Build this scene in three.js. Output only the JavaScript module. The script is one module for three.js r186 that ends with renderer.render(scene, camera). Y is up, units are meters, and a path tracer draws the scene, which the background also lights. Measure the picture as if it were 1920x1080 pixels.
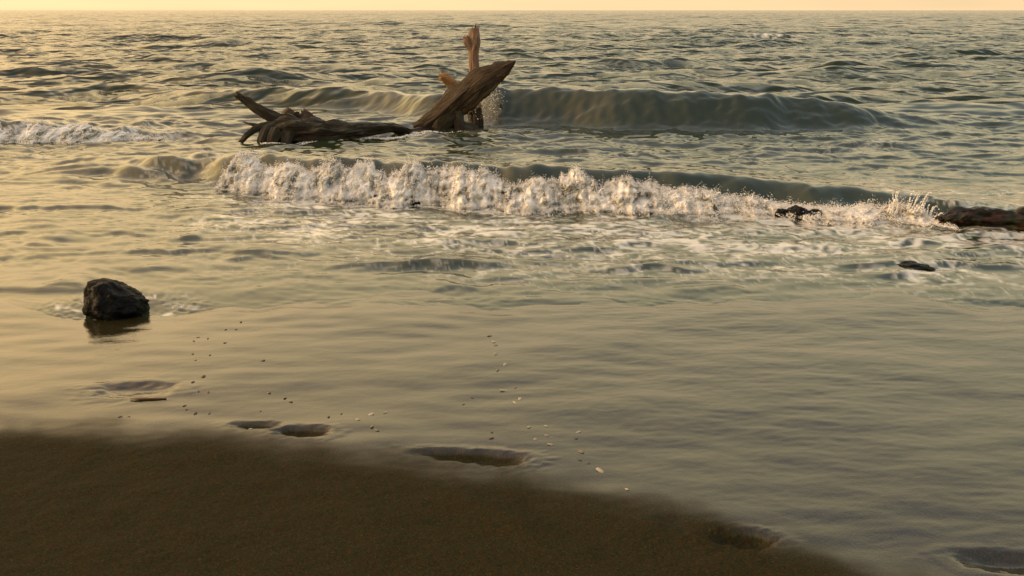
import * as THREE from 'three';
import { mergeGeometries } from 'three/addons/utils/BufferGeometryUtils.js';
import { createNoise2D, createNoise3D } from 'simplex-noise';

// ---------------------------------------------------------------- camera, sky, sun, exposure
const scene = new THREE.Scene();
const EYE = 1.4;
const camera = new THREE.PerspectiveCamera(34.64, 16 / 9, 0.05, 12000);
camera.position.set(0, EYE, 0);
camera.rotation.x = -Math.atan(521 / 1732);

const SUN_AZ = -82 * Math.PI / 180, SUN_EL = 11 * Math.PI / 180;     // left of the view, low
const sunDir = new THREE.Vector3(Math.sin(SUN_AZ) * Math.cos(SUN_EL), Math.sin(SUN_EL), -Math.cos(SUN_AZ) * Math.cos(SUN_EL));

function seeded(a) { return () => { a |= 0; a = a + 0x6D2B79F5 | 0; let t = Math.imul(a ^ a >>> 15, 1 | a); t = t + Math.imul(t ^ t >>> 7, 61 | t) ^ t; return ((t ^ t >>> 14) >>> 0) / 4294967296; }; }
const n2 = createNoise2D(seeded(11)), n3 = createNoise3D(seeded(23));
const clamp = (x, a = 0, b = 1) => Math.min(b, Math.max(a, x));
const lerp = (a, b, t) => a + (b - a) * t;
const ss = (a, b, x) => { const t = clamp((x - a) / (b - a)); return t * t * (3 - 2 * t); };
const ramp = (table, x) => {                                          // smooth table look-up: [[x, y], ...]
  if (x <= table[0][0]) return table[0][1];
  for (let i = 1; i < table.length; i++) if (x <= table[i][0]) {
    const t = (x - table[i - 1][0]) / (table[i][0] - table[i - 1][0]);
    return lerp(table[i - 1][1], table[i][1], t * t * (3 - 2 * t) * 0.6 + t * 0.4);
  }
  return table[table.length - 1][1];
};

const SUN_A = Math.atan2(sunDir.z, sunDir.x);
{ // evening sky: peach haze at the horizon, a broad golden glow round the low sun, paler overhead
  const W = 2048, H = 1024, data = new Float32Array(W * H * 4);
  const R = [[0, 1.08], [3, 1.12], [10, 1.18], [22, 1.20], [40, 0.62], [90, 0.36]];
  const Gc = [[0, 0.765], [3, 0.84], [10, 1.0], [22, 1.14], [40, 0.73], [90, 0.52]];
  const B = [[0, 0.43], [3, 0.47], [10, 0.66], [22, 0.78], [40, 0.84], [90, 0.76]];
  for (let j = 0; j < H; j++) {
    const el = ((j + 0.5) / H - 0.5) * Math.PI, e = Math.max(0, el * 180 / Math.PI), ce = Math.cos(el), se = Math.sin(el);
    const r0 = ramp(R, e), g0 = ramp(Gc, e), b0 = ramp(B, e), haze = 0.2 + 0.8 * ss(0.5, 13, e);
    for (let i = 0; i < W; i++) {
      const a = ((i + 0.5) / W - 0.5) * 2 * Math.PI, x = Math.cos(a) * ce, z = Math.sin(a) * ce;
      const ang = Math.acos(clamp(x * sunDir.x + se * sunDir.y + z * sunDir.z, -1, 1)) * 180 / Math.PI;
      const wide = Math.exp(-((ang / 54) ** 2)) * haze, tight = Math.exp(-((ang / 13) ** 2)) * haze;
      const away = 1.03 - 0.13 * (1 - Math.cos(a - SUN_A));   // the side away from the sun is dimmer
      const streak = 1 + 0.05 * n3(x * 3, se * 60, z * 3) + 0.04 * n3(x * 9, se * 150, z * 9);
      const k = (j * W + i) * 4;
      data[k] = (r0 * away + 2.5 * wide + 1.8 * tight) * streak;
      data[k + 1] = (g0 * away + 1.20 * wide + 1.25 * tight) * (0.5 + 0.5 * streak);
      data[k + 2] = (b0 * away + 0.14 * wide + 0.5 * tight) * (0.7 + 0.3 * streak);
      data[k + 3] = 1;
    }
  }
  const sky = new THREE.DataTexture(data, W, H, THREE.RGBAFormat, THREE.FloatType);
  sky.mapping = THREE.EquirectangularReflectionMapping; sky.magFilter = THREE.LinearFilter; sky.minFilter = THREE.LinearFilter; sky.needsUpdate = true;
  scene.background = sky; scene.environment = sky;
}
const sun = new THREE.DirectionalLight(new THREE.Color().setRGB(1.0, 0.66, 0.36), 1.9);
sun.position.copy(sunDir).multiplyScalar(60); sun.target.position.set(0, 0, -6);
sun.castShadow = true; sun.shadow.radius = 4; sun.shadow.mapSize.set(2048, 2048);
Object.assign(sun.shadow.camera, { left: -16, right: 16, top: 16, bottom: -16, near: 1, far: 120 });
scene.add(sun, sun.target);

const renderer = new THREE.WebGLRenderer({ antialias: true });
renderer.toneMapping = THREE.LinearToneMapping;
renderer.toneMappingExposure = 1.06;
renderer.shadowMap.enabled = true;

// ---------------------------------------------------------------- helpers
const col = (r, g, b) => new THREE.Color().setRGB(r, g, b);
const names = {};
const numbered = n => { const k = names[n] = (names[n] ?? -1) + 1; return k ? `${n}_${String(k).padStart(3, '0')}` : n; };
function put(o, name, label, category, group, kind, parent = scene) {
  o.name = parent === scene ? numbered(name) : name;
  if (label) o.userData.label = label;
  if (category) o.userData.category = category;
  if (group) o.userData.group = group;
  if (kind) o.userData.kind = kind;
  o.castShadow = o.receiveShadow = true;
  parent.add(o);
  return o;
}
function tex(w, h, fn, srgb = false, repeat = 1) {                     // fn(u, v) -> [r, g, b] 0..1
  const d = new Uint8Array(w * h * 4);
  for (let j = 0; j < h; j++) for (let i = 0; i < w; i++) {
    const c = fn(i / w, j / h), k = (j * w + i) * 4;
    d[k] = clamp(c[0]) * 255; d[k + 1] = clamp(c[1]) * 255; d[k + 2] = clamp(c[2]) * 255; d[k + 3] = 255;
  }
  const t = new THREE.DataTexture(d, w, h); t.wrapS = t.wrapT = THREE.RepeatWrapping; t.magFilter = THREE.LinearFilter; t.minFilter = THREE.LinearFilter;
  if (srgb) t.colorSpace = THREE.SRGBColorSpace;
  t.repeat.set(repeat, repeat); t.needsUpdate = true;
  return t;
}
const toS = v => v <= 0.0031308 ? v * 12.92 : 1.055 * v ** (1 / 2.4) - 0.055;
function grid(us, vs, at) {                                            // at(i, j) -> {p, c}
  const nu = us, nv = vs, P = new Float32Array(nu * nv * 3), UV = new Float32Array(nu * nv * 2), C = new Float32Array(nu * nv * 3);
  const idx = new Uint32Array((nu - 1) * (nv - 1) * 6), o = { p: [0, 0, 0], uv: [0, 0], c: [1, 1, 1] };
  for (let j = 0, k = 0; j < nv; j++) for (let i = 0; i < nu; i++, k++) { at(i, j, o); P.set(o.p, k * 3); UV.set(o.uv, k * 2); C.set(o.c, k * 3); }
  for (let j = 0, q = 0; j < nv - 1; j++) for (let i = 0; i < nu - 1; i++) { const a = j * nu + i, b = a + 1, c = a + nu, d = c + 1; idx[q++] = a; idx[q++] = b; idx[q++] = c; idx[q++] = b; idx[q++] = d; idx[q++] = c; }
  const g = new THREE.BufferGeometry();
  g.setAttribute('position', new THREE.BufferAttribute(P, 3)); g.setAttribute('uv', new THREE.BufferAttribute(UV, 2)); g.setAttribute('color', new THREE.BufferAttribute(C, 3));
  g.setIndex(new THREE.BufferAttribute(idx, 1)); g.computeVertexNormals();
  return g;
}
const hash2 = (x, y) => { let h = Math.imul(x, 374761393) + Math.imul(y, 668265263) | 0; h = Math.imul(h ^ h >>> 13, 1274126177); return ((h ^ h >>> 16) >>> 0) / 4294967296; };
function cells(x, y) {                                                 // distance to the border between the two nearest cell points
  const ix = Math.floor(x), iy = Math.floor(y); let f1 = 9, f2 = 9;
  for (let a = -1; a < 2; a++) for (let b = -1; b < 2; b++) {
    const cx = ix + a, cy = iy + b, dx = cx + hash2(cx, cy) - x, dy = cy + hash2(cx + 71, cy - 37) - y, d = Math.hypot(dx, dy);
    if (d < f1) { f2 = f1; f1 = d; } else if (d < f2) f2 = d;
  }
  return f2 - f1;
}

// ---------------------------------------------------------------- sand
const EDGE = [[-6, -3.05], [-1.82, -3.01], [-1.43, -2.99], [-0.99, -2.95], [-0.47, -2.82], [0.23, -2.58], [0.53, -2.42], [0.8, -2.25], [1.02, -2.07], [1.5, -1.75], [3, -1.0], [6, 0.2]];
// footprints: x, z, turn, half length, half width, depth
const PRINTS = [
  [-1.45, -3.31, 0.02, 0.15, 0.055, 0.017], [-0.905, -2.985, -0.03, 0.09, 0.027, 0.018], [-0.725, -2.93, -0.06, 0.095, 0.038, 0.027],
  [-0.14, -2.755, -0.09, 0.175, 0.036, 0.028], [-0.05, -2.735, -0.12, 0.09, 0.044, 0.024], [0.63, -2.25, -0.2, 0.10, 0.045, 0.042], [0.50, -2.31, -0.5, 0.11, 0.035, 0.012], [1.31, -2.15, -0.15, 0.13, 0.04, 0.020]];
function printField(x, z) {
  let s = 0, rim = 0;
  for (const [cx, cz, a, L, Wd, dep] of PRINTS) {
    const dx = x - cx, dz = z - cz; if (Math.abs(dx) > 0.6 || Math.abs(dz) > 0.4) continue;
    const u = (dx * Math.cos(a) - dz * Math.sin(a)) / L, v0 = (dx * Math.sin(a) + dz * Math.cos(a)) / Wd, v = v0 > 0 ? v0 * 0.72 : v0 * 1.1;
    const wob = 0.22 * n2(cx * 7 + u * 1.6, v * 1.6), q = Math.hypot(Math.pow(Math.abs(u), 1.3), v) * (1 + wob);
    s = Math.max(s, dep * (1 - ss(0.1, 1.25, q)));
    rim += dep * 0.09 * Math.exp(-(((q - 1.45) / 0.35) ** 2));
  }
  return [s, rim];
}
const edgeZ = x => ramp(EDGE, x) + 0.03 * n2(x * 1.7, 4.2) + 0.012 * n2(x * 5, 9.1);
function sandY(x, z) {
  const v = z - edgeZ(x), dv = Math.abs(v);
  let y = v > 0 ? 0.045 * Math.min(v, 4) ** 2 / (Math.min(v, 4) + 0.25) + 0.012 * Math.min(v, 4) : -0.010 * (1 - Math.exp(-dv / 1.5)) - 0.10 * Math.max(0, -4.25 - z + 0.25 * n2(x * 0.7, 2.5) + 0.10 * n2(x * 2.1, 6.5)) ** 1.5;
  if (z < -5) y -= 0.03 * (-5 - z);
  if (z > 0.5) y += Math.min(0.10 * (z - 0.5), 1.5) + 2.2 * ss(9, 22, z + 2 * n2(x * 0.08, z * 0.1));   // the beach climbs to a bank behind the camera
  const near = ss(-6, -4.9, z);
  y += near * (0.006 * n2(x * 0.9, z * 1.5) + 0.0022 * n2(x * 2.5 + 3, z * 6));
  y += 0.014 * Math.exp(-((((x + 0.03) * 0.75 + (z + 2.33) * 0.66) / 0.3) ** 2) - ((((x + 0.03) * 0.66 - (z + 2.33) * 0.75) / 0.07) ** 2));   // low ridge
  const dry = ss(0.0, 0.25, v) * ss(0.5, -0.5, z);
  y += dry * (0.0022 * n2(x * 5, z * 7) + 0.0009 * n2(x * 17, z * 21) + 0.0005 * n2(x * 38, z * 44));
  y += (1 - ss(-0.15, 0.05, v)) * near * (0.0007 * n2(x * 5, z * 17) * (0.6 + 0.7 * n2(x * 0.9, z * 1.6)) + 0.0005 * n2(x * 11, z * 34)) * lerp(0.45, 1, ss(-0.6, 0.8, x));
  y -= 0.03 * Math.exp(-((Math.hypot((x + 1.96) / 1.35, z + 4.30) / 0.27) ** 2));   // scour round the boulder
  const [s, rim] = printField(x, z);
  return y - s + rim;
}
{
  const line = (fine0, fine1, step, lo, hi) => { const a = []; for (let x = fine0; x <= fine1; x += step) a.push(x); let st = step; while (a[a.length - 1] < hi) a.push(a[a.length - 1] + (st *= 1.12)); st = step; while (a[0] > lo) a.unshift(a[0] - (st *= 1.12)); return a; };
  const xs = line(-2.4, 2.4, 0.009, -90, 90), zs = line(-4.9, -1.5, 0.0095, -24, 60);
  const X0 = -4, X1 = 4, Z0 = -6, Z1 = 2, S = 2048;
  const g = grid(xs.length, zs.length, (i, j, o) => { const x = xs[i], z = zs[j]; o.p = [x, sandY(x, z), z]; o.uv = [(x - X0) / (X1 - X0), (z - Z0) / (Z1 - Z0)]; });
  g.deleteAttribute('color');
  { const ix = g.index.array; for (let k = 0; k < ix.length; k += 3) { const t = ix[k + 1]; ix[k + 1] = ix[k + 2]; ix[k + 2] = t; } g.computeVertexNormals(); }
  // where a film of water lies on the sand (smooth) and where it has drained away (grainy)
  const film = (x, z) => {
    const v = z - edgeZ(x), w = 0.05 * n2(x * 2.2, z * 4) + 0.02 * n2(x * 9, z * 16);
    const drained = ss(-0.13, 0.22, v + 0.8 * w), pr = clamp(printField(x, z)[0] / 0.013 - 0.15);
    return 1 - Math.max(drained, pr * 0.9 * ss(-0.28, -0.12, v));
  };
  const wet = new Float32Array(S * S);
  for (let j = 0; j < S; j++) for (let i = 0; i < S; i++) { const x = lerp(X0, X1, i / S), z = lerp(Z0, Z1, j / S); wet[j * S + i] = z < -4.5 ? 1 : z > -0.5 ? film(x, -0.5) : film(x, z); }
  const at = (u, v) => wet[Math.floor(v * S) * S + Math.floor(u * S)];
  const rough = tex(S, S, (u, v) => { const w = at(u, v), r = lerp(0.92, 0.085 + 0.03 * n2(u * 30, v * 90), w); return [r, r, r]; });
  rough.wrapS = rough.wrapT = THREE.ClampToEdgeWrapping;
  const rnd = seeded(5), GR = 1024, grain = new Float32Array(GR * GR); for (let k = 0; k < grain.length; k++) grain[k] = rnd();
  const tone = tex(GR, GR, (u, v) => {
    const i = Math.floor(u * GR), j = Math.floor(v * GR), f = grain[j * GR + i], f2 = grain[((j >> 1) * GR + (i >> 1)) % grain.length], f3 = grain[((j >> 2) * 511 + (i >> 2) + 9999) % grain.length];
    const b = 0.55 + 0.5 * f + 0.35 * (f2 - 0.5) + (f > 0.985 ? 1.4 : 0), h = 0.34 * (f3 - 0.5) + 0.14 * (f2 - 0.5);
    return [toS(0.0275 * b * (1 + h)), toS(0.0226 * b * (1 - 0.35 * h)), toS(0.0088 * b * (1 - 0.5 * h))];
  }, true, 8 / 2.3);
  const bump = tex(GR, GR, (u, v) => { const i = Math.floor(u * GR), j = Math.floor(v * GR), f = 0.6 * grain[j * GR + i] + 0.4 * grain[((j >> 1) * GR + (i >> 1)) % grain.length]; return [f, f, f]; }, false, 8 / 2.3);
  const specular = tex(S / 2, S / 2, (u, v) => { const w = at(u, v), s = lerp(0.25, 1, w); return [s, s, s]; });
  specular.wrapS = specular.wrapT = THREE.ClampToEdgeWrapping;
  const m = new THREE.MeshPhysicalMaterial({ map: tone, roughness: 1, roughnessMap: rough, specularIntensityMap: rough, ior: 1.5, bumpMap: bump, bumpScale: 0.0005, metalness: 0 });
  { const d = new Uint8Array(S * S * 4); for (let k = 0; k < S * S; k++) { const s = lerp(0.10, 1, wet[k]) * 255; d[k * 4] = d[k * 4 + 1] = d[k * 4 + 2] = d[k * 4 + 3] = s; }
    const t = new THREE.DataTexture(d, S, S); t.magFilter = t.minFilter = THREE.LinearFilter; t.needsUpdate = true; m.specularIntensityMap = t; }
  put(new THREE.Mesh(g, m), 'beach_sand', 'dark volcanic beach sand, glossy wet towards the sea and matte where drained', 'sand', null, 'structure');
}

// ---------------------------------------------------------------- sea surface
const WAVES = (() => {
  const r = seeded(77), a = [];
  for (let k = 0; k < 64; k++) {
    const L = 0.34 * Math.pow(42, (k + r()) / 64), dir = (r() + r() + r() - 1.5) * 0.85 + 0.12, kk = 2 * Math.PI / L;
    const slope = L < 1 ? 0.052 : L < 4 ? 0.041 : 0.026;
    a.push({ L, a: slope / kk, kx: Math.sin(dir) * kk, kz: Math.cos(dir) * kk, ph: r() * 6.283, d0: L < 1.5 ? 7 : 9, d1: L < 1.5 ? 12 : 12 + L * 2 });
  }
  return a;
})();
const W2B = [[-9, -16], [-4.24, -14.6], [-2.44, -13.8], [-0.78, -12.41], [-0.07, -11.85], [1.55, -11.35], [2.78, -11.15], [4.14, -11.3], [5.2, -11.5], [8, -12]];
const W2A = [[-8, 0.0], [-4.6, 0.20], [-3.6, 0.23], [-1.6, 0.25], [-0.7, 0.30], [-0.2, 0.43], [1.2, 0.46], [2.0, 0.43], [2.8, 0.43], [3.6, 0.36], [4.4, 0.22], [5.2, 0.10], [6.5, 0]];
const B1B = [[-5, -8.1], [-3.84, -7.95], [-2.78, -7.8], [-2.39, -7.57], [-1.5, -7.11], [-0.65, -6.94], [0.16, -6.71], [0.93, -6.61], [1.71, -6.56], [2.39, -6.34], [2.88, -6.17], [3.4, -5.9], [5, -5.6]];
const B1A = [[-4.6, 0], [-3.8, 0.07], [-3.2, 0.13], [-2.7, 0.19], [-2.3, 0.235], [-1.5, 0.25], [-0.6, 0.245], [0.2, 0.25], [1.0, 0.235], [1.7, 0.20], [2.4, 0.165], [2.9, 0.125], [3.4, 0.10], [4.5, 0.05]];
const B0B = [[-9, -10.5], [-5.71, -10.33], [-4.76, -10.2], [-4.21, -10.5], [-3, -10.9]], B0A = [[-9, 0.2], [-5.2, 0.17], [-4.5, 0.12], [-4.0, 0.04], [-3.5, 0]];
const b1z = x => ramp(B1B, x) + 0.05 * n2(x * 1.8, 1.5), w2z = x => ramp(W2B, x) + 0.10 * n2(x * 0.9, 7.7), b0z = x => ramp(B0B, x) + 0.06 * n2(x * 2, 3.1);
const b1a = x => ramp(B1A, x) * (1 + 0.10 * n2(x * 1.6, 20.2) + 0.05 * n2(x * 5, 2.2)), w2a = x => ramp(W2A, x) * (1 + 0.07 * n2(x * 1.3, 31) + 0.05 * n2(x * 3.3, 12)), b0a = x => ramp(B0A, x) * (1 + 0.15 * n2(x * 3, 8));
const swell = (u, rise, fall) => u <= 0 ? 0 : u < rise ? ss(0, rise, u) ** 1.15 : Math.exp(-(((u - rise) / fall) ** 1.5));
// small ledges of spent wash: x, z, half length, height
const LEDGES = [[-0.62, -5.08, 0.40, 0.018], [-0.18, -5.06, 0.28, 0.014], [0.75, -5.02, 0.30, 0.020], [-0.1, -5.62, 0.5, 0.016], [0.5, -5.45, 0.35, 0.016], [-1.9, -5.42, 0.45, 0.018], [2.35, -5.1, 0.5, 0.016], [1.5, -5.5, 0.5, 0.012], [-2.9, -5.9, 0.5, 0.014], [-1.1, -6.1, 0.6, 0.014], [-2.0, -6.6, 0.5, 0.014], [3.1, -5.35, 0.5, 0.014], [-2.55, -4.62, 0.5, 0.012], [1.1, -5.9, 0.5, 0.014], [-3.4, -6.7, 0.6, 0.02]];
{ const r = seeded(303); for (let k = 0; k < 70; k++) LEDGES.push([-3.4 + 7.2 * r(), -4.55 - 2.0 * r(), 0.06 + 0.22 * r(), 0.006 + 0.013 * r() * r()]); }
const FARSETS = [[8.2, -23.0, 1.7, 0.17, 0.5], [11.7, -43, 2.6, 0.32, 0.8], [4.7, -17.2, 1.3, 0.10, 0.4], [-6.5, -21, 2.2, 0.12, 0.5], [-1.2, -24, 1.5, 0.10, 0.5], [15, -30, 3, 0.2, 0.6], [2.2, -33, 3, 0.2, 0.7], [-12, -36, 3, 0.22, 0.8]];
function seaY(x, z, cell) {
  const d = -z; let y = -0.012 + 0 - (d < 6 ? 0.05 * ss(-4.55, -3.7, z + 0.25 * n2(x * 0.7, 2.5)) : 0);
  const uw = d < 16 && d > 9 ? w2z(x) - z : 9, still = 1 - 0.75 * clamp(ramp(W2A, x) / 0.3) * ss(-0.5, 0.1, uw) * ss(1.6, 0.7, uw);   // the swell draws its face smooth
  for (const w of WAVES) {
    if (d < w.d0) continue;
    const keep = 1 - ss(w.L * 0.28, w.L * 0.55, cell); if (keep <= 0) continue;
    const s = Math.sin(w.kx * x + w.kz * z + w.ph);
    y += w.a * still * keep * ss(w.d0, w.d1, d) * (s + 0.4 * (s * s - 0.5) * 2) * (0.75 + 0.5 * n2(x / (w.L * 5) + w.ph, z / (w.L * 5)));
  }
  if (d < 22) {
    let u = w2z(x) - z; if (u > -1 && u < 7) y += w2a(x) * swell(u + 0.028 * n2(x * 1.3, z * 2.5) * ss(-0.1, 0.3, u) + 0.012 * n2(x * 4.5, z * 9) * ss(-0.1, 0.3, u), 0.62, 1.3);
    u = b1z(x) - z; if (u > -1 && u < 5) y += b1a(x) * swell(u, 0.42, 0.95);
    u = b0z(x) - z; if (u > -1 && u < 5 && x < -3) y += b0a(x) * swell(u, 0.35, 0.9);
    const shoulder = Math.exp(-(((x + 3.1) / 0.7) ** 2) - (((z + 8.1) / 0.5) ** 2));
    if (shoulder > 0.01) y += 0.02 * shoulder * Math.sin((x * 0.55 - z * 1.1) * 19 + 1.5 * n2(x * 2, z * 2));
  }
  if (d < 13) {
    for (const [cx, cz, L, hgt] of LEDGES) { const e = (x - cx) / L; if (Math.abs(e) > 1.6) continue; const u = cz + 0.05 * n2(x * 3, cx) + 0.03 * e * e - z; if (u > 0 && u < 1) y += hgt * Math.exp(-(e ** 4)) * swell(u, 0.05, 0.22); }
    // streaky ripples of the wash, and choppy water behind the breaker
    const calm = ss(3.0, 4.4, d + 0.55 * x * ss(0, 1, x)), left = lerp(1, 0.35, ss(-0.4, -2.2, x) * ss(5.2, 4.2, d)), back = ss(6.6, 9, d);
    const wx = x + 0.15 * n2(x * 0.8, z * 1.2), wz = z + 0.06 * n2(x * 1.1 + 5, z * 1.3);
    const amp = 0.45 + 0.55 * ss(3.6, 5.6, d);
    y += calm * left * amp * (0.0050 * n2(wx * 1.3, wz * 4.2) + 0.0034 * n2(wx * 3.1 + 7, wz * 10) * (0.5 + n2(x * 0.7, z * 0.9 + 3)) + 0.0034 * n2(wx * 6, wz * 19) * (0.7 + 0.6 * n2(x * 0.9, z * 1.6)) + 0.0014 * n2(wx * 13, wz * 36));
    y += back * still * (1 - ss(12, 15, d)) * (0.020 * n2(wx * 0.9, wz * 2.2 + 40) + 0.012 * n2(wx * 2.1, wz * 5 + 10) + 0.004 * n2(wx * 5, wz * 12));
    y += ss(4.2, 5.4, d) * (1 - back) * (0.007 * n2(wx * 1.1 + 30, wz * 3.2) + 0.004 * n2(wx * 2.6 + 30, wz * 7));
    const rk = Math.hypot((x + 1.93) / 1.5, z + 4.38); y += 0.004 * Math.exp(-(((rk - 0.2) / 0.08) ** 2)) * (1 + n2(x * 20, z * 20));
  } else for (const [cx, cz, L, hgt, rise] of FARSETS) { const e = (x - cx) / L; if (Math.abs(e) > 2) continue; const u = cz + 0.2 * n2(x * 0.7, cx) + 0.12 * e - z; if (u > 0 && u < 8) y += hgt * Math.exp(-(e ** 2)) * swell(u, rise, 1.2); }
  return y;
}
function foamAt(x, z) {                                                // share of the surface under floating foam lace
  const d = -z; let m = 0;
  if (d > 14) { const e = Math.hypot((x - 11.7) / 1.3, (z + 43.9) / 0.8); return e < 1.4 ? clamp(1.4 - e) * ss(-0.3, 0.5, n2(x * 3, z * 2)) : 0; }
  const fr = z - b1z(x);                                               // in front of the breaker
  if (fr > -0.1 && fr < 2.4 && x > -3 && x < 4.2) m = Math.max(m, ss(2.5, 0.6, fr) * ss(-3, -1.6, x) * (0.85 + 0.6 * n2(x * 0.8 + 2, z * 1.4)));
  if (fr > 0.3 && fr < 1.8) m = Math.max(m, Math.exp(-(((x - 1.0) / 1.6) ** 2)) * 1.1 * ss(1.9, 0.9, fr) * (0.6 + 0.4 * n2(x * 1.7, z * 2)));
  if (x > 2.4 && fr < -0.3 && fr > -1.6) m = Math.max(m, 0.8 * ss(2.4, 3.0, x) * (0.6 + 0.5 * n2(x * 1.3, z * 2)));
  const f0 = z - b0z(x); if (x < -3.4 && f0 > -1.3 && f0 < 0.1) m = Math.max(m, ss(-3.4, -4.4, x) * (0.7 + 0.4 * n2(x * 2, z * 3)) * ss(-1.3, -0.4, f0));
  const w = Math.hypot((x + 1.1) / 2.2, (z + 11.2) / 0.6); if (w < 1) m = Math.max(m, 0.55 * (1 - w));
  if (d > 7.6 && d < 10.6) m = Math.max(m, 0.35 * ss(0.2, 0.8, n2(x * 0.45 + 9, z * 0.7)));
  const rk = Math.hypot((x + 1.95) / 1.6, z + 4.40); m = Math.max(m, 0.9 * Math.exp(-(((rk - 0.16) / 0.07) ** 2)) * ss(-0.2, 0.5, n2(x * 6, z * 6)));
  if (m <= 0.02) return 0;
  const qx = x + 0.22 * n2(x * 2, z * 3) + 0.05 * n2(x * 7, z * 9), qz = z + 0.14 * n2(x * 2 + 9, z * 3) + 0.03 * n2(x * 8 + 3, z * 9);
  const e1 = cells(qx * 2.6, qz * 5.0), e2 = cells(qx * 7 + 3, qz * 13);
  const lace = Math.max(ss(0.20 * m + 0.03, 0.0, e1), 0.7 * ss(0.20 * m, 0, e2) * ss(-0.2, 0.5, n2(x * 1.8, z * 3.5)));
  const film = 0.7 * ss(0.1, 0.75, n2(qx * 3.2, qz * 8) + 0.5 * m - 0.35);
  return clamp(m * (lace + film) * 1.1);
}
{
  const fanNear = { n: 1040, rows: [], hw: d => 0.60 * d + 1.9 }, fanFar = { n: 520, rows: [], hw: d => 0.62 * d + 4 };
  for (let d = 1.6; d < 14.2; d += d < 4.5 ? 0.016 : 0.026) fanNear.rows.push(d);
  for (let d = fanNear.rows[fanNear.rows.length - 1]; d < 9000; d *= d < 70 ? 1.0042 : 1.0085) fanFar.rows.push(d);
  const water = [0.0195, 0.0285, 0.0125], white = [0.80, 0.76, 0.69];
  const make = fan => grid(fan.n, fan.rows.length, (i, j, o) => {
    const d = fan.rows[j], hw = fan.hw(d), x = lerp(-hw, hw, i / (fan.n - 1)), z = -d, cell = Math.max(2 * hw / fan.n, fan === fanFar ? d * (d < 70 ? 0.0042 : 0.0085) : 0.026);
    o.p = [x, seaY(x, z, cell), z]; o.uv = [x / 7, z / 7];
    const f = foamAt(x, z) * (d > 14 ? 0.8 : 0.64);
    o.c = [0, 1, 2].map(k => lerp(water[k], white[k], f));
  });
  const near = make(fanNear), far = make(fanFar);
  const r = seeded(3), comps = [];
  for (let k = 0; k < 110; k++) { const n = Math.round(3 * Math.pow(16, r())), a = (r() + r() - 1) * 1.25; const kx = Math.round(n * Math.sin(a)), ky = Math.round(n * Math.cos(a)) || 1; comps.push([kx, ky, r() * 6.283, 0.045 / Math.hypot(kx, ky)]); }
  const S = 512, tile = tex(S, S, (u, v) => {
    let sx = 0, sy = 0;
    for (const [kx, ky, p, a] of comps) { const c = Math.cos(2 * Math.PI * (kx * u + ky * v) + p) * a; sx += c * kx; sy += c * ky; }
    const l = Math.hypot(sx, sy, 1); return [0.5 - 0.5 * sx / l, 0.5 - 0.5 * sy / l, 0.5 + 0.5 / l];
  });
  const base = { color: 0xffffff, vertexColors: true, roughness: 0.10, ior: 1.43, metalness: 0 };
  const nearM = new THREE.MeshPhysicalMaterial(base), farM = new THREE.MeshPhysicalMaterial({ ...base, ior: 1.34, normalMap: tile, normalScale: new THREE.Vector2(1.0, 1.0) });
  const g = mergeGeometries([near, far], true);
  put(new THREE.Mesh(g, [nearM, farM]), 'sea', 'grey green sea with a swell wave, a small breaker and shallow wash over the sand', 'sea', null, 'structure');
}

// ---------------------------------------------------------------- foam and spray
const foamM = new THREE.MeshPhysicalMaterial({ color: col(0.76, 0.73, 0.70), roughness: 0.8, ior: 1.33 }), bodyM = new THREE.MeshPhysicalMaterial({ color: 0xffffff, vertexColors: true, roughness: 0.75, ior: 1.33 });
const billow = (x, y, z) => Math.abs(n3(x, y, z));
const blobG = new THREE.IcosahedronGeometry(1, 1);
function bubbles(list, parent, name) {
  const im = new THREE.InstancedMesh(blobG, foamM, list.length), M = new THREE.Matrix4(), q = new THREE.Quaternion(), e = new THREE.Euler();
  list.forEach(([x, y, z, r, st = 1], i) => { e.set(i * 1.3, i * 2.1, i * 0.7); q.setFromEuler(st === 1 ? e : e.set(0, 0, 0)); im.setMatrixAt(i, M.compose(new THREE.Vector3(x, y, z), q, new THREE.Vector3(r, r * st, r))); });
  return put(im, name, null, null, null, 'stuff', parent);
}
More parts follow.
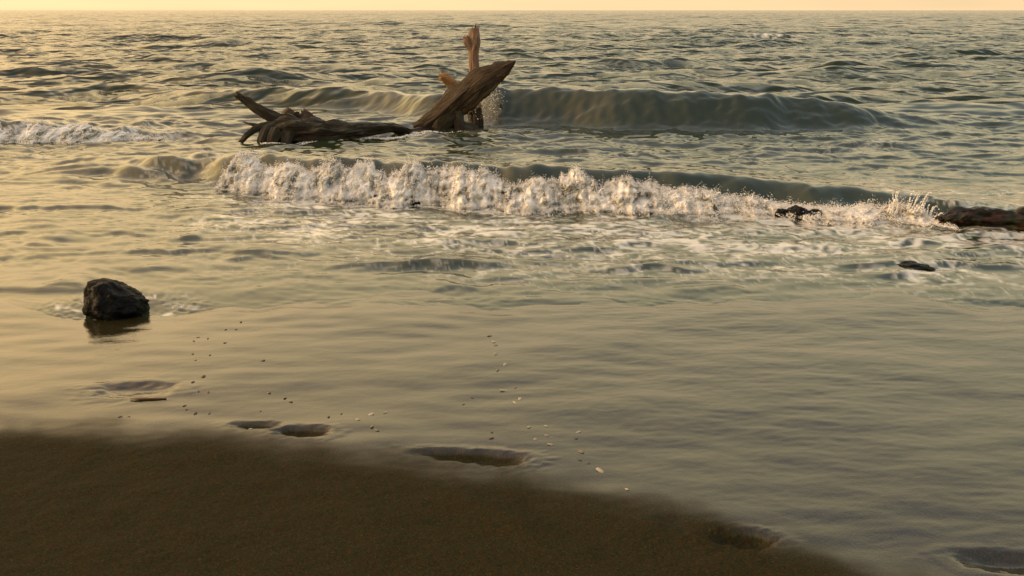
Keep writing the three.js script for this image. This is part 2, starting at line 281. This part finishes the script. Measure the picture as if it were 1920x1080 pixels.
function foamRoller(x0, x1, base, amp, cover, lump, seed, opts) {
  const r = seeded(seed), nx = Math.round((x1 - x0) / 0.0075), nt = 70;
  const surf = (x, t, out) => {
    const ends = ss(x0 - 0.02, x0 + 0.10, x) * ss(x1 + 0.02, x1 - 0.15, x), A = amp(x), zb = base(x);
    const top = A * cover(x) * (0.82 + 0.24 * n2(x * 2.6, seed) + 0.09 * n2(x * 11, seed + 3) + 0.05 * n2(x * 31, seed + 5)) * lerp(0.3, 1, ends);
    const uTop = 0.42 * Math.pow(clamp(top / A, 0, 1), 0.65) * opts.lean;
    const tt = t; let y = top * (1 - Math.pow(tt, 1.35)), z = zb - uTop + (uTop + opts.toe * (1 + 1.3 * n2(x * 2.6, seed + 9) + 0.6 * n2(x * 8, seed + 11))) * Math.pow(tt, 0.75);
    const k = lump * ends * ss(0, 0.12, t + 0.03);
    const big = billow(x * 4.5, y * 7, z * 4 + seed), mid = billow(x * 13, y * 6, z * 6 + seed), fine = billow(x * 38, y * 13, z * 14), tiny = n3(x * 85, y * 30, z * 40);
    const drip = n3(x * 24, y * 3.5, seed);
    const hole = opts.holes * ss(0.12, 0.5, n3(x * 3.1, y * 9, seed + 20) + 0.35 * n3(x * 13, y * 8, seed)) * ss(0.03, 0.2, t) * ss(1.02, 0.85, t);
    const disp = k * (0.055 * big + 0.040 * mid + 0.026 * fine + 0.007 * tiny + 0.020 * drip - 0.015) - 0.035 * hole * ends;
    y += disp * lerp(0.15, 0.4, t); z += disp * 0.95;
    out[0] = x + 0.01 * n3(x * 18, y * 18, 5); out[1] = y - (t > 0.97 ? 0.03 : 0); out[2] = z; out[3] = ends;
  };
  const g = grid(nx, nt, (i, j, o) => { const q = [0, 0, 0, 0]; surf(lerp(x0, x1, i / (nx - 1)), j / (nt - 1), q); o.p = [q[0], q[1], q[2]]; o.uv = [q[0], q[1]];
    const w = clamp(0.60 + 0.65 * n3(q[0] * 5, q[1] * 9, seed) + 0.45 * n3(q[0] * 17, q[1] * 11, seed + 4) + 0.3 * n3(q[0] * 50, q[1] * 24, seed)), tk = Math.pow(w, 0.8);   // thick froth, and thin froth that the water shows through
    o.c = [lerp(0.11, 0.80, tk), lerp(0.11, 0.77, tk), lerp(0.08, 0.73, tk)]; });
  const list = [], q = [0, 0, 0, 0];
  for (let k = 0; k < opts.count; k++) {
    const x = lerp(x0 - 0.02, x1 + 0.03, r()), mode = r(), t = mode < 0.20 ? 0.10 * r() : mode < 0.5 ? 1 - 0.12 * r() * r() : r(), off = -Math.log(1 - 0.98 * r());
    surf(clamp(x, x0, x1), t, q);
    const clump = 0.4 + 0.9 * Math.max(0, n2(x * 9, t * 4 + seed)), o2 = off * 0.015 * clump;
    const up = mode < 0.20 ? o2 * 1.8 : o2 * 0.6;
    list.push([x + (r() - 0.5) * 0.012, q[1] + up, q[2] + o2 * 0.9 + (mode > 0.2 && mode < 0.5 ? r() * r() * 0.10 : 0), 0.0013 + 0.0040 * r() * r() * r()]);
  }
  for (const [cx, n, spread, power] of opts.jets) for (let k = 0; k < n; k++) {
    const x = cx + (r() - 0.5) * spread; surf(clamp(x, x0, x1), opts.jetT ?? 0.1 + 0.4 * r(), q);
    const vx = (x - cx) * 3.4 + (r() - 0.5) * 0.4, vy = power * (0.7 + 0.6 * r()), vz = 0.15 + 0.35 * r(), T = vy / 9.8 * (0.6 + 0.9 * r()), m = 9 + Math.floor(r() * 16);
    for (let s = 0; s < m; s++) { const t = T * (s + r() * 0.6) / m, rad = lerp(0.0065, 0.0016, s / m) * (0.6 + 0.7 * r()); list.push([q[0] + vx * t + (r() - 0.5) * 0.006, q[1] + vy * t - 4.9 * t * t, q[2] + vz * t, rad]); }
  }
  return [g, list];
}
{
  const r = seeded(99);
  const grp = put(new THREE.Group(), 'breaker_foam', 'churning off-white foam tumbling down the front of the small breaker', 'foam', null, 'stuff');
  const cover = x => ramp([[-2.45, 1.0], [-1.9, 0.9], [-1.3, 0.84], [-0.7, 0.98], [-0.3, 0.92], [0.0, 0.66], [0.2, 0.68], [0.5, 0.92], [0.9, 0.82], [1.3, 0.72], [1.55, 0.42], [1.9, 0.34], [2.2, 0.28], [2.55, 0.42], [2.82, 0.66], [3.0, 0.35]], x);
  const jets = []; for (let k = 0; k < 46; k++) jets.push([-2.4 + 5.2 * r(), 4, 0.05, 0.35 + 0.5 * r()]);
  jets.push([2.74, 26, 0.16, 1.35], [2.88, 10, 0.1, 1.1], [1.45, 10, 0.2, 0.9], [-2.38, 8, 0.08, 0.6], [0.55, 10, 0.3, 0.8], [-0.6, 8, 0.3, 0.7]);
  const [g, list] = foamRoller(-2.42, 2.96, b1z, b1a, cover, 1, 4, { count: 95000, jets, lean: 1, toe: 0.07, holes: 1 });
  put(new THREE.Mesh(g, bodyM), 'foam_body', null, null, null, 'stuff', grp);
  bubbles(list, grp, 'foam_bubbles');
}
{
  const grp = put(new THREE.Group(), 'bore_foam', 'low line of white foam rolling in open water beyond the black boulder', 'foam', null, 'stuff');
  const [g, list] = foamRoller(-7.4, -4.0, b0z, b0a, x => ramp([[-8, 0.95], [-5, 0.95], [-4.3, 0.7], [-4, 0.3]], x) + 0.2 * n2(x * 3, 60), 0.75, 15, { count: 26000, jets: [[-4.9, 8, 0.6, 0.5], [-5.6, 8, 0.6, 0.5]], lean: 1.15, toe: 0.05, holes: 1 });
  put(new THREE.Mesh(g, bodyM), 'foam_body', null, null, null, 'stuff', grp);
  bubbles(list, grp, 'foam_bubbles');
}
{
  const r = seeded(41), list = [];
  for (let k = 0; k < 600; k++) {                                    // water thrown up where the swell meets the stump
    const a = r() * 6.283, q = Math.sqrt(-2 * Math.log(1 - 0.99 * r())) * 0.075, cx = r() < 0.6 ? -0.30 : -0.40, cy = cx === -0.30 ? 0.36 : 0.16;
    list.push([cx + Math.cos(a) * q * 1.2 + 0.05 * n2(k, 3), cy + Math.sin(a) * q * 1.3, -12.0 + (r() - 0.5) * 0.25, 0.003 + 0.008 * r() * r()]);
  }
  for (let k = 0; k < 2200; k++) { const t = r(); const x = lerp(-2.7, -0.55, t), z = lerp(-10.0, -11.25, t) + (r() - 0.3) * 0.12; list.push([x, Math.max(seaY(x, z, 0.03), -0.02) + 0.012 * r() * r(), z, 0.003 + 0.006 * r() * r()]); }
  const grp = put(new THREE.Group(), 'driftwood_spray', 'spray and froth of the swell washing round the driftwood', 'spray', null, 'stuff');
  bubbles(list, grp, 'spray_drops');
}

// ---------------------------------------------------------------- driftwood
function woodMap(a, b, c, seed) {
  return tex(512, 512, (u, v) => {
    const tu = u * 6.2832, X = Math.cos(tu), Y = Math.sin(tu);
    const gr = n3(X * 9, Y * 9, v * 3 + seed) * 0.5 + n3(X * 26, Y * 26, v * 6 + seed) * 0.35 + n3(X * 60, Y * 60, v * 14) * 0.25, pt = n3(X * 1.2, Y * 1.2, v * 3 + seed * 2);
    const t = clamp(0.5 + 0.5 * gr), p = ss(-0.1, 0.6, pt + 0.3 * gr);
    return [0, 1, 2].map(k => toS(lerp(lerp(a[k], b[k], t), c[k], p * 0.7)));
  }, true);
}
const woodBump = tex(512, 512, (u, v) => { const tu = u * 6.2832, X = Math.cos(tu), Y = Math.sin(tu); const g = 0.5 + 0.3 * n3(X * 20, Y * 20, v * 4) + 0.25 * n3(X * 48, Y * 48, v * 9); return [g, g, g]; });
const wood = (a, b, c, seed, rough = 0.6) => new THREE.MeshPhysicalMaterial({ map: woodMap(a, b, c, seed), bumpMap: woodBump, bumpScale: 0.022, roughness: rough, ior: 1.45 });
const wetWood = wood([0.008, 0.005, 0.0025], [0.050, 0.030, 0.010], [0.036, 0.031, 0.007], 1, 0.55), plankWood = wood([0.008, 0.0045, 0.002], [0.10, 0.052, 0.015], [0.045, 0.030, 0.008], 5, 0.55), barkless = wood([0.05, 0.022, 0.010], [0.58, 0.38, 0.26], [0.36, 0.18, 0.10], 9, 0.7), palWood = wood([0.30, 0.14, 0.05], [0.60, 0.34, 0.14], [0.5, 0.28, 0.12], 13, 0.7);
function limb(pts, o = {}) {                                           // pts: [x, y, z, half width, half thickness]
  const N = o.n ?? 60, K = o.k ?? 40, wide = new THREE.Vector3(...(o.wide ?? [0, 1, 0])), curve = new THREE.CatmullRomCurve3(pts.map(p => new THREE.Vector3(p[0], p[1], p[2])), false, 'centripetal');
  const rad = (t, c) => { const f = t * (pts.length - 1), i = Math.min(pts.length - 2, Math.floor(f)); return lerp(pts[i][c], pts[i + 1][c], ss(0, 1, f - i) * 0.5 + (f - i) * 0.5); };
  const s = o.seed ?? 1, rg = o.rough ?? 0.14, P = new THREE.Vector3(), T = new THREE.Vector3(), A = new THREE.Vector3(), B = new THREE.Vector3(), len = curve.getLength();
  const g = grid(K + 1, N + 3, (i, j, q) => {
    const cap = j === 0 ? 0 : j === N + 2 ? 0 : 1, t = clamp((j - 1) / N), th = (i % K) / K * 2 * Math.PI, c = Math.cos(th), sn = Math.sin(th);
    curve.getPoint(t, P); curve.getTangent(t, T);
    A.copy(wide).addScaledVector(T, -wide.dot(T)).normalize(); B.crossVectors(T, A);
    const low = n3(c * 0.9 + s, sn * 0.9, t * len * 3.2), gro = Math.abs(n3(c * 3.2 + s, sn * 3.2, t * len * 1.3)), fine = n3(c * 8, sn * 8 + s, t * len * 5);
    let k = 1 + rg * (1.2 * low + 1.1 * (gro - 0.3) + 0.55 * fine + 0.3 * n3(c * 14, sn * 14 + s, t * len * 16));
    if (o.sharp) k *= 1 / Math.pow(Math.pow(Math.abs(c), o.sharp) + Math.pow(Math.abs(sn), o.sharp), 1 / o.sharp);
    k *= cap; const jag = (j <= 1 || j >= N + 1) ? (o.jag ?? 0.03) * n3(c * 2 + s, sn * 2, 7 + t) * cap : 0, ra = rad(t, 3), rb = rad(t, 4);
    q.p = [0, 1, 2].map(n => [P.x, P.y, P.z][n] + [A.x, A.y, A.z][n] * ra * k * c + [B.x, B.y, B.z][n] * rb * k * sn + [T.x, T.y, T.z][n] * jag);
    q.uv = [i / K, t * len / 1.2];
  });
  g.deleteAttribute('color');
  return g;
}
{
  const d = put(new THREE.Group(), 'driftwood_tree', 'fallen driftwood tree half sunk in the surf with roots, split trunk and upright stump', 'driftwood');
  d.position.set(-1.6, 0, -10.8);
  const at = p => p.map(([x, y, z, ...r]) => [x + 1.6, y, z + 10.8, ...r]);
  const part = (name, pts, m, o) => put(new THREE.Mesh(limb(at(pts), o), m), name, o?.label, null, null, null, d);
  part('trunk', [[-2.72, 0.08, -10.35, 0.10, 0.11], [-2.5, 0.11, -10.35, 0.14, 0.15], [-2.2, 0.10, -10.4, 0.14, 0.15], [-1.9, 0.08, -10.5, 0.10, 0.12], [-1.65, 0.09, -10.65, 0.065, 0.09], [-1.42, 0.09, -10.85, 0.05, 0.07], [-1.22, -0.015, -11.1, 0.05, 0.08], [-1.0, -0.06, -11.35, 0.10, 0.12], [-0.75, -0.08, -11.5, 0.16, 0.16], [-0.45, -0.15, -11.8, 0.14, 0.14]], wetWood, { n: 150, k: 56, rough: 0.22, seed: 2 });
  part('broken_branch', [[-3.05, 0.50, -10.42, 0.035, 0.03], [-2.95, 0.43, -10.42, 0.045, 0.04], [-2.8, 0.33, -10.40, 0.055, 0.05], [-2.62, 0.23, -10.40, 0.075, 0.065], [-2.45, 0.15, -10.4, 0.08, 0.07], [-2.25, 0.08, -10.4, 0.06, 0.06]], wetWood, { seed: 5, n: 70, jag: 0.05, rough: 0.18 });
  part('snapped_knot', [[-2.54, 0.12, -10.52, 0.10, 0.10], [-2.50, 0.25, -10.55, 0.10, 0.09], [-2.46, 0.30, -10.56, 0.085, 0.08]], plankWood, { seed: 8, n: 24, jag: 0.06, wide: [1, 0, 0], rough: 0.12 });
  part('snapped_knot', [[-2.30, 0.12, -10.5, 0.11, 0.09], [-2.34, 0.22, -10.55, 0.10, 0.08], [-2.38, 0.27, -10.56, 0.07, 0.06]], plankWood, { seed: 28, n: 24, jag: 0.05, wide: [1, 0, 0], rough: 0.12 });
  part('root', [[-2.96, 0.02, -10.12, 0.024, 0.024], [-2.89, 0.10, -10.15, 0.032, 0.03], [-2.80, 0.16, -10.2, 0.04, 0.036], [-2.66, 0.18, -10.28, 0.05, 0.05]], wetWood, { seed: 11, n: 36, k: 24, jag: 0.03 });
  part('root', [[-2.93, 0.225, -10.2, 0.008, 0.008], [-2.84, 0.20, -10.2, 0.016, 0.014], [-2.72, 0.17, -10.25, 0.024, 0.02]], wetWood, { seed: 12, n: 24, k: 18 });
  part('root', [[-2.75, -0.06, -10.12, 0.045, 0.04], [-2.73, 0.04, -10.14, 0.05, 0.05], [-2.68, 0.14, -10.22, 0.07, 0.06], [-2.6, 0.16, -10.3, 0.08, 0.07]], wetWood, { seed: 13, n: 36, k: 24 });
  part('root', [[-2.62, -0.07, -10.08, 0.05, 0.045], [-2.62, 0.02, -10.10, 0.06, 0.05], [-2.58, 0.12, -10.2, 0.08, 0.07]], wetWood, { seed: 14, n: 30, k: 24 });
  part('root', [[-2.47, -0.07, -10.12, 0.05, 0.05], [-2.47, 0.04, -10.16, 0.07, 0.06], [-2.46, 0.10, -10.26, 0.08, 0.08]], wetWood, { seed: 15, n: 30, k: 24 });
  // the split half of the trunk leaning up out of the water: a thick slab with a ridge along it
  part('split_slab', [[-1.20, 0.02, -11.42, 0.05, 0.07], [-1.02, 0.09, -11.42, 0.10, 0.09], [-0.80, 0.21, -11.43, 0.165, 0.10], [-0.58, 0.40, -11.44, 0.185, 0.095], [-0.36, 0.575, -11.45, 0.165, 0.08], [-0.16, 0.69, -11.46, 0.115, 0.06], [-0.03, 0.765, -11.47, 0.055, 0.035], [0.045, 0.81, -11.47, 0.012, 0.014]], plankWood, { wide: [-0.75, 0.95, -0.35], n: 110, k: 60, rough: 0.16, seed: 21, jag: 0.0, sharp: 1.25, label: 'leaning slab of split trunk, dark on its face and rusty along its top edge' });
  part('ridge', [[-1.06, 0.06, -11.280, 0.02, 0.02], [-0.88, 0.19, -11.295, 0.022, 0.02], [-0.70, 0.35, -11.305, 0.018, 0.018], [-0.52, 0.50, -11.320, 0.012, 0.012]], plankWood, { seed: 25, n: 40, k: 16, rough: 0.2 });
  part('root', [[-0.98, -0.08, -11.35, 0.06, 0.06], [-0.86, 0.06, -11.36, 0.08, 0.07], [-0.70, 0.20, -11.40, 0.09, 0.07]], wetWood, { seed: 26, n: 30, k: 24 });
  part('root', [[-0.60, -0.1, -11.30, 0.05, 0.05], [-0.64, 0.05, -11.34, 0.07, 0.06], [-0.66, 0.2, -11.42, 0.09, 0.07]], wetWood, { seed: 27, n: 30, k: 24 });
  part('upright_stump', [[-0.485, 0.34, -12.0, 0.068, 0.068], [-0.485, 0.55, -12.0, 0.064, 0.064], [-0.485, 0.85, -12.0, 0.060, 0.060], [-0.475, 1.0, -12.0, 0.070, 0.064], [-0.475, 1.10, -12.0, 0.075, 0.068], [-0.46, 1.17, -12.0, 0.051, 0.051]], barkless, { wide: [1, 0, 0], n: 90, k: 44, rough: 0.16, seed: 31, jag: 0.10, label: 'peeled reddish stump standing upright' });
  part('stump_foot', [[-0.47, -0.2, -11.95, 0.10, 0.10], [-0.48, 0.15, -12.0, 0.09, 0.09], [-0.485, 0.40, -12.0, 0.082, 0.082]], wetWood, { wide: [1, 0, 0], n: 40, k: 36, seed: 31, rough: 0.16 });
  part('branch_stub', [[-0.585, 1.08, -11.99, 0.03, 0.035], [-0.555, 1.02, -11.99, 0.05, 0.05], [-0.50, 0.93, -12.0, 0.05, 0.05]], barkless, { seed: 33, n: 16, k: 20, jag: 0.04 });
  part('branch_stub', [[-0.88, 0.61, -11.78, 0.045, 0.05], [-0.82, 0.585, -11.79, 0.065, 0.06], [-0.73, 0.50, -11.82, 0.06, 0.06], [-0.60, 0.36, -11.9, 0.08, 0.08], [-0.50, 0.2, -12.0, 0.09, 0.09]], palWood, { seed: 34, n: 40, k: 28, jag: 0.05, rough: 0.2, label: 'short orange branch stub lit by the sun' });
}

// ---------------------------------------------------------------- rocks
const rockMap = tex(512, 512, (u, v) => { const a = n2(u * 9, v * 9), b = n2(u * 40 + 5, v * 40), c = n2(u * 4 + 9, v * 4), k = clamp(0.5 + 0.3 * a + 0.25 * b), w = ss(0.3, 0.7, c); return [toS(lerp(0.0015, 0.006, k) + 0.002 * w), toS(lerp(0.0015, 0.0058, k) + 0.003 * w), toS(lerp(0.0015, 0.005, k) + 0.001 * w)]; }, true);
const rockM = new THREE.MeshPhysicalMaterial({ map: rockMap, specularIntensity: 0.16, roughness: 0.45, ior: 1.45, bumpMap: tex(512, 512, (u, v) => { const g = 0.5 + 0.3 * n2(u * 30, v * 30) + 0.2 * n2(u * 80, v * 80); return [g, g, g]; }), bumpScale: 0.003 });
const weedM = new THREE.MeshPhysicalMaterial({ map: tex(512, 512, (u, v) => { const a = n2(u * 14, v * 10), b = n2(u * 45, v * 30), r = ss(0.35, 0.7, n2(u * 6 + 4, v * 6)), g = ss(0.2, 0.7, n2(u * 7 + 14, v * 7)), k = clamp(0.5 + 0.35 * a + 0.25 * b); return [toS(lerp(0.004, 0.02, k) + 0.03 * r), toS(lerp(0.004, 0.015, k) + 0.010 * g), toS(lerp(0.003, 0.007, k))]; }, true), roughness: 0.4, specularIntensity: 0.5, ior: 1.45 });
function rock(sx, sy, sz, seed, shape, facets = 7) {
  const g = new THREE.IcosahedronGeometry(1, 24), p = g.attributes.position, r = seeded(seed), v = new THREE.Vector3(), planes = [];
  for (let k = 0; k < facets; k++) { const n = new THREE.Vector3(r() - 0.5, (r() - 0.4), r() - 0.5).normalize(); planes.push([n, 0.70 + 0.22 * r()]); }
  for (let i = 0; i < p.count; i++) {
    v.fromBufferAttribute(p, i).normalize();
    let k = 1; for (const [n, d] of planes) { const c = v.dot(n); if (c > 0.01) k = Math.min(k, lerp(1, d / c, 0.8)); }
    k *= 1 + 0.10 * n3(v.x * 1.7 + seed, v.y * 1.7, v.z * 1.7) + (facets ? 0.05 : 0.025) * n3(v.x * 5, v.y * 5 + seed, v.z * 5) + 0.02 * n3(v.x * 14, v.y * 14, v.z * 14 + seed);
    v.multiplyScalar(k); if (shape) shape(v);
    p.setXYZ(i, v.x * sx, v.y * sy, v.z * sz);
  }
  const u = g.attributes.uv; for (let i = 0; i < p.count; i++) u.setXY(i, p.getX(i) * 2 + p.getZ(i) * 0.7, p.getY(i) * 2 + p.getZ(i) * 1.3);
  g.computeVertexNormals();
  const merged = g; return merged;
}
function smoothRock(...a) {                                             // share normals between coincident corners
  const g = rock(...a), p = g.attributes.position, n = g.attributes.normal, m = new Map(), key = i => `${p.getX(i).toFixed(5)},${p.getY(i).toFixed(5)},${p.getZ(i).toFixed(5)}`;
  for (let i = 0; i < p.count; i++) { const k = key(i), s = m.get(k) ?? [0, 0, 0]; s[0] += n.getX(i); s[1] += n.getY(i); s[2] += n.getZ(i); m.set(k, s); }
  for (let i = 0; i < p.count; i++) { const s = m.get(key(i)), l = Math.hypot(...s) || 1; n.setXYZ(i, s[0] / l, s[1] / l, s[2] / l); }
  return g;
}
{
  const b = put(new THREE.Mesh(smoothRock(0.150, 0.135, 0.14, 9, v => { const t = ss(-0.9, 0.9, v.x); v.y *= v.y > 0 ? lerp(1.25, 0.52, t) : 1; if (v.x < -0.78) v.x = -0.78 + (v.x + 0.78) * 0.35; v.x += 0.12 * Math.max(0, -v.y); if (v.y > 0.92) v.y = 0.92 + (v.y - 0.92) * 0.4; }, 0), rockM), 'boulder', 'black boulder sitting alone in the shallow wash with water round its foot', 'rock');
  b.position.set(-1.965, 0.0, -4.36);
}
const surf = [[-0.76, -0.01, -6.93, 0.075, 0.065, 0.07, 31, 'black rock showing through the foam of the breaker beside a smaller one'], [-1.06, 0.0, -7.0, 0.05, 0.045, 0.05, 32, 'small black rock half buried in the breaker foam'], [2.03, 0.01, -6.42, 0.11, 0.075, 0.08, 33, 'largest black rock in the gap of the breaker foam'], [2.14, 0.0, -6.39, 0.065, 0.055, 0.06, 34, 'low black rock touching the largest rock in the foam, on the sunken log side'], [1.92, 0.0, -6.44, 0.05, 0.05, 0.05, 35, 'small round black rock touching the largest rock in the foam, on the driftwood side'], [0.98, -0.01, -6.53, 0.05, 0.035, 0.04, 36, 'black stone showing at the foot of the thickest foam']];
for (const [x, y, z, a, b, c, s, label] of surf) { const m = put(new THREE.Mesh(smoothRock(a, b, c, s, null, 6), rockM), 'surf_rock', label, 'rock', 'dark rocks in the breaker'); m.position.set(x, y, z); m.rotation.y = s; }
{
  const log = new THREE.Group(); log.position.set(3.6, 0, -6.0); put(log, 'sunken_log', 'dark brown waterlogged log with red and green weed, awash at the end of the breaker', 'log');
  put(new THREE.Mesh(limb([[-0.68, 0.03, -0.16, 0.03, 0.05], [-0.55, 0.05, -0.15, 0.06, 0.08], [-0.3, 0.04, -0.10, 0.075, 0.10], [0.0, 0.025, -0.02, 0.075, 0.11], [0.4, 0.02, 0.06, 0.08, 0.12], [0.9, 0.03, 0.12, 0.10, 0.13]], { n: 110, k: 44, rough: 0.26, seed: 51, jag: 0.04 }), weedM), 'trunk', null, null, null, null, log);
  put(new THREE.Mesh(limb([[-0.22, 0.04, -0.08, 0.05, 0.05], [-0.20, 0.10, -0.06, 0.04, 0.04], [-0.17, 0.13, -0.05, 0.025, 0.025]], { n: 16, k: 18, wide: [1, 0, 0], seed: 53, jag: 0.02 }), weedM), 'branch_stub', null, null, null, null, log);
  const f = put(new THREE.Mesh(smoothRock(0.13, 0.035, 0.10, 46, null, 5), rockM), 'foam_patch', 'flat grey lump standing for a patch of rough foam in the lace in front of the sunken log', 'rock');
  f.position.set(2.30, -0.018, -5.12);  // added stone shape, barely awash, standing for a rough foam patch
}

// ---------------------------------------------------------------- pebbles and a twig on the wet sand
{
  const paleM = [col(0.20, 0.17, 0.12), col(0.30, 0.26, 0.19), col(0.13, 0.11, 0.075)].map(c => new THREE.MeshPhysicalMaterial({ color: c, roughness: 0.4 })), darkM = [col(0.05, 0.035, 0.022), col(0.035, 0.028, 0.02), col(0.07, 0.045, 0.025)].map(c => new THREE.MeshPhysicalMaterial({ color: c, roughness: 0.45 }));
  const shapes = [1, 2, 3, 4, 5].map(s => { const g = new THREE.IcosahedronGeometry(1, 4), p = g.attributes.position; for (let i = 0; i < p.count; i++) { const x = p.getX(i), y = p.getY(i), z = p.getZ(i), k = 1 + 0.22 * n3(x * 1.2 + s * 5, y * 1.2, z * 1.2) + 0.06 * n3(x * 4, y * 4, z * 4 + s); p.setXYZ(i, x * k, y * k * 0.42, z * k * (0.55 + 0.08 * s)); } g.computeVertexNormals(); return g; });
  const r = seeded(61);
  const pebble = (x, z, size, m, label, group) => { const o = put(new THREE.Mesh(shapes[Math.floor(r() * 5)], m), 'pebble', label, 'pebble', group); o.position.set(x, sandY(x, z) + size * 0.06, z); o.rotation.y = r() * 6; o.rotation.z = (r() - 0.5) * 0.5; o.scale.set(size * (0.9 + 0.7 * r()), size * (0.6 + 0.6 * r()), size * (0.7 + 0.4 * r())); return o; };
  const pale = [[-0.10, -3.93], [-0.08, -3.85], [-0.07, -3.80], [-0.07, -3.68], [-0.03, -3.56], [-0.06, -3.50], [0.01, -3.33], [-0.03, -3.30], [0.03, -3.22], [0.01, -3.18], [0.06, -2.97], [0.12, -2.98], [0.13, -2.83], [0.08, -2.87], [0.12, -2.90], [0.23, -2.93], [0.23, -2.78], [0.28, -2.65], [-0.49, -2.96], [-0.47, -2.93], [-0.55, -3.02], [-0.51, -3.07], [-0.46, -3.09]];
  const dark = [[-0.15, -3.23], [-0.18, -3.17], [-0.07, -2.93], [-0.07, -2.88], [0.22, -2.88], [0.22, -2.72], [0.25, -2.70], [-1.41, -3.85], [-1.41, -3.91], [-1.36, -3.89], [-1.26, -3.82], [-1.36, -3.68], [-1.28, -3.66], [-1.32, -3.60], [-1.28, -4.13], [-1.32, -4.02], [-1.27, -4.02], [-1.04, -3.60], [-1.20, -3.27], [-1.16, -3.26], [-1.25, -3.36], [-1.23, -3.42], [-0.86, -3.23], [-0.93, -3.27], [-1.38, -3.05], [-1.41, -3.05], [-1.21, -3.14], [-1.10, -3.08], [-1.19, -3.11], [-0.92, -3.10], [-0.83, -3.19], [-1.15, -3.08], [-0.66, -3.05], [-0.62, -3.08]];
  for (const [x, z] of pale) pebble(x, z, 0.007 + 0.006 * r() * r(), paleM[Math.floor(r() * 3)], ...(x < -0.4 ? ['small pale pebble on the wet sand beside the two joined prints', 'pale pebbles by the joined prints'] : z < -3.1 ? ['small pale pebble in the file running from the long print to the sea', 'pale pebbles in a file to the sea'] : ['small pale pebble in the cluster behind the long print', 'pale pebbles behind the long print']));
  for (const [x, z] of dark) pebble(x, z, 0.0045 + 0.004 * r(), darkM[Math.floor(r() * 3)], ...(x > -0.3 ? ['tiny dark pebble among the pale ones behind the long print', 'dark pebbles among the pale ones'] : z < -3.55 ? ['tiny dark pebble on wet sand between the boulder and the twig', 'dark pebbles by the boulder'] : ['tiny dark pebble on wet sand between the twig and the joined prints', 'dark pebbles by the twig']));
  pebble(0.35, -2.52, 0.008, paleM[1], 'single white pebble where the wet film meets the dark sand');
  pebble(0.62, -2.215, 0.009, paleM[0], 'pale pebble on the lip of the print by the dark sand edge');
  pebble(-0.92, -2.97, 0.008, paleM[1], 'pale pebble inside the smaller of two joined prints');
  const tw = put(new THREE.Mesh(limb([[-0.068, 0, 0, 0.002, 0.002], [-0.03, 0.001, 0.004, 0.004, 0.004], [0.02, 0.001, 0.002, 0.0045, 0.004], [0.066, 0, -0.003, 0.003, 0.003]], { n: 30, k: 12, jag: 0.002 }), new THREE.MeshPhysicalMaterial({ color: col(0.09, 0.045, 0.02), roughness: 0.6 })), 'twig', 'short brown twig lying beside the shallow dent in the wet sand', 'twig');
  tw.position.set(-1.365, sandY(-1.365, -3.2) + 0.003, -3.2);
}

renderer.render(scene, camera);
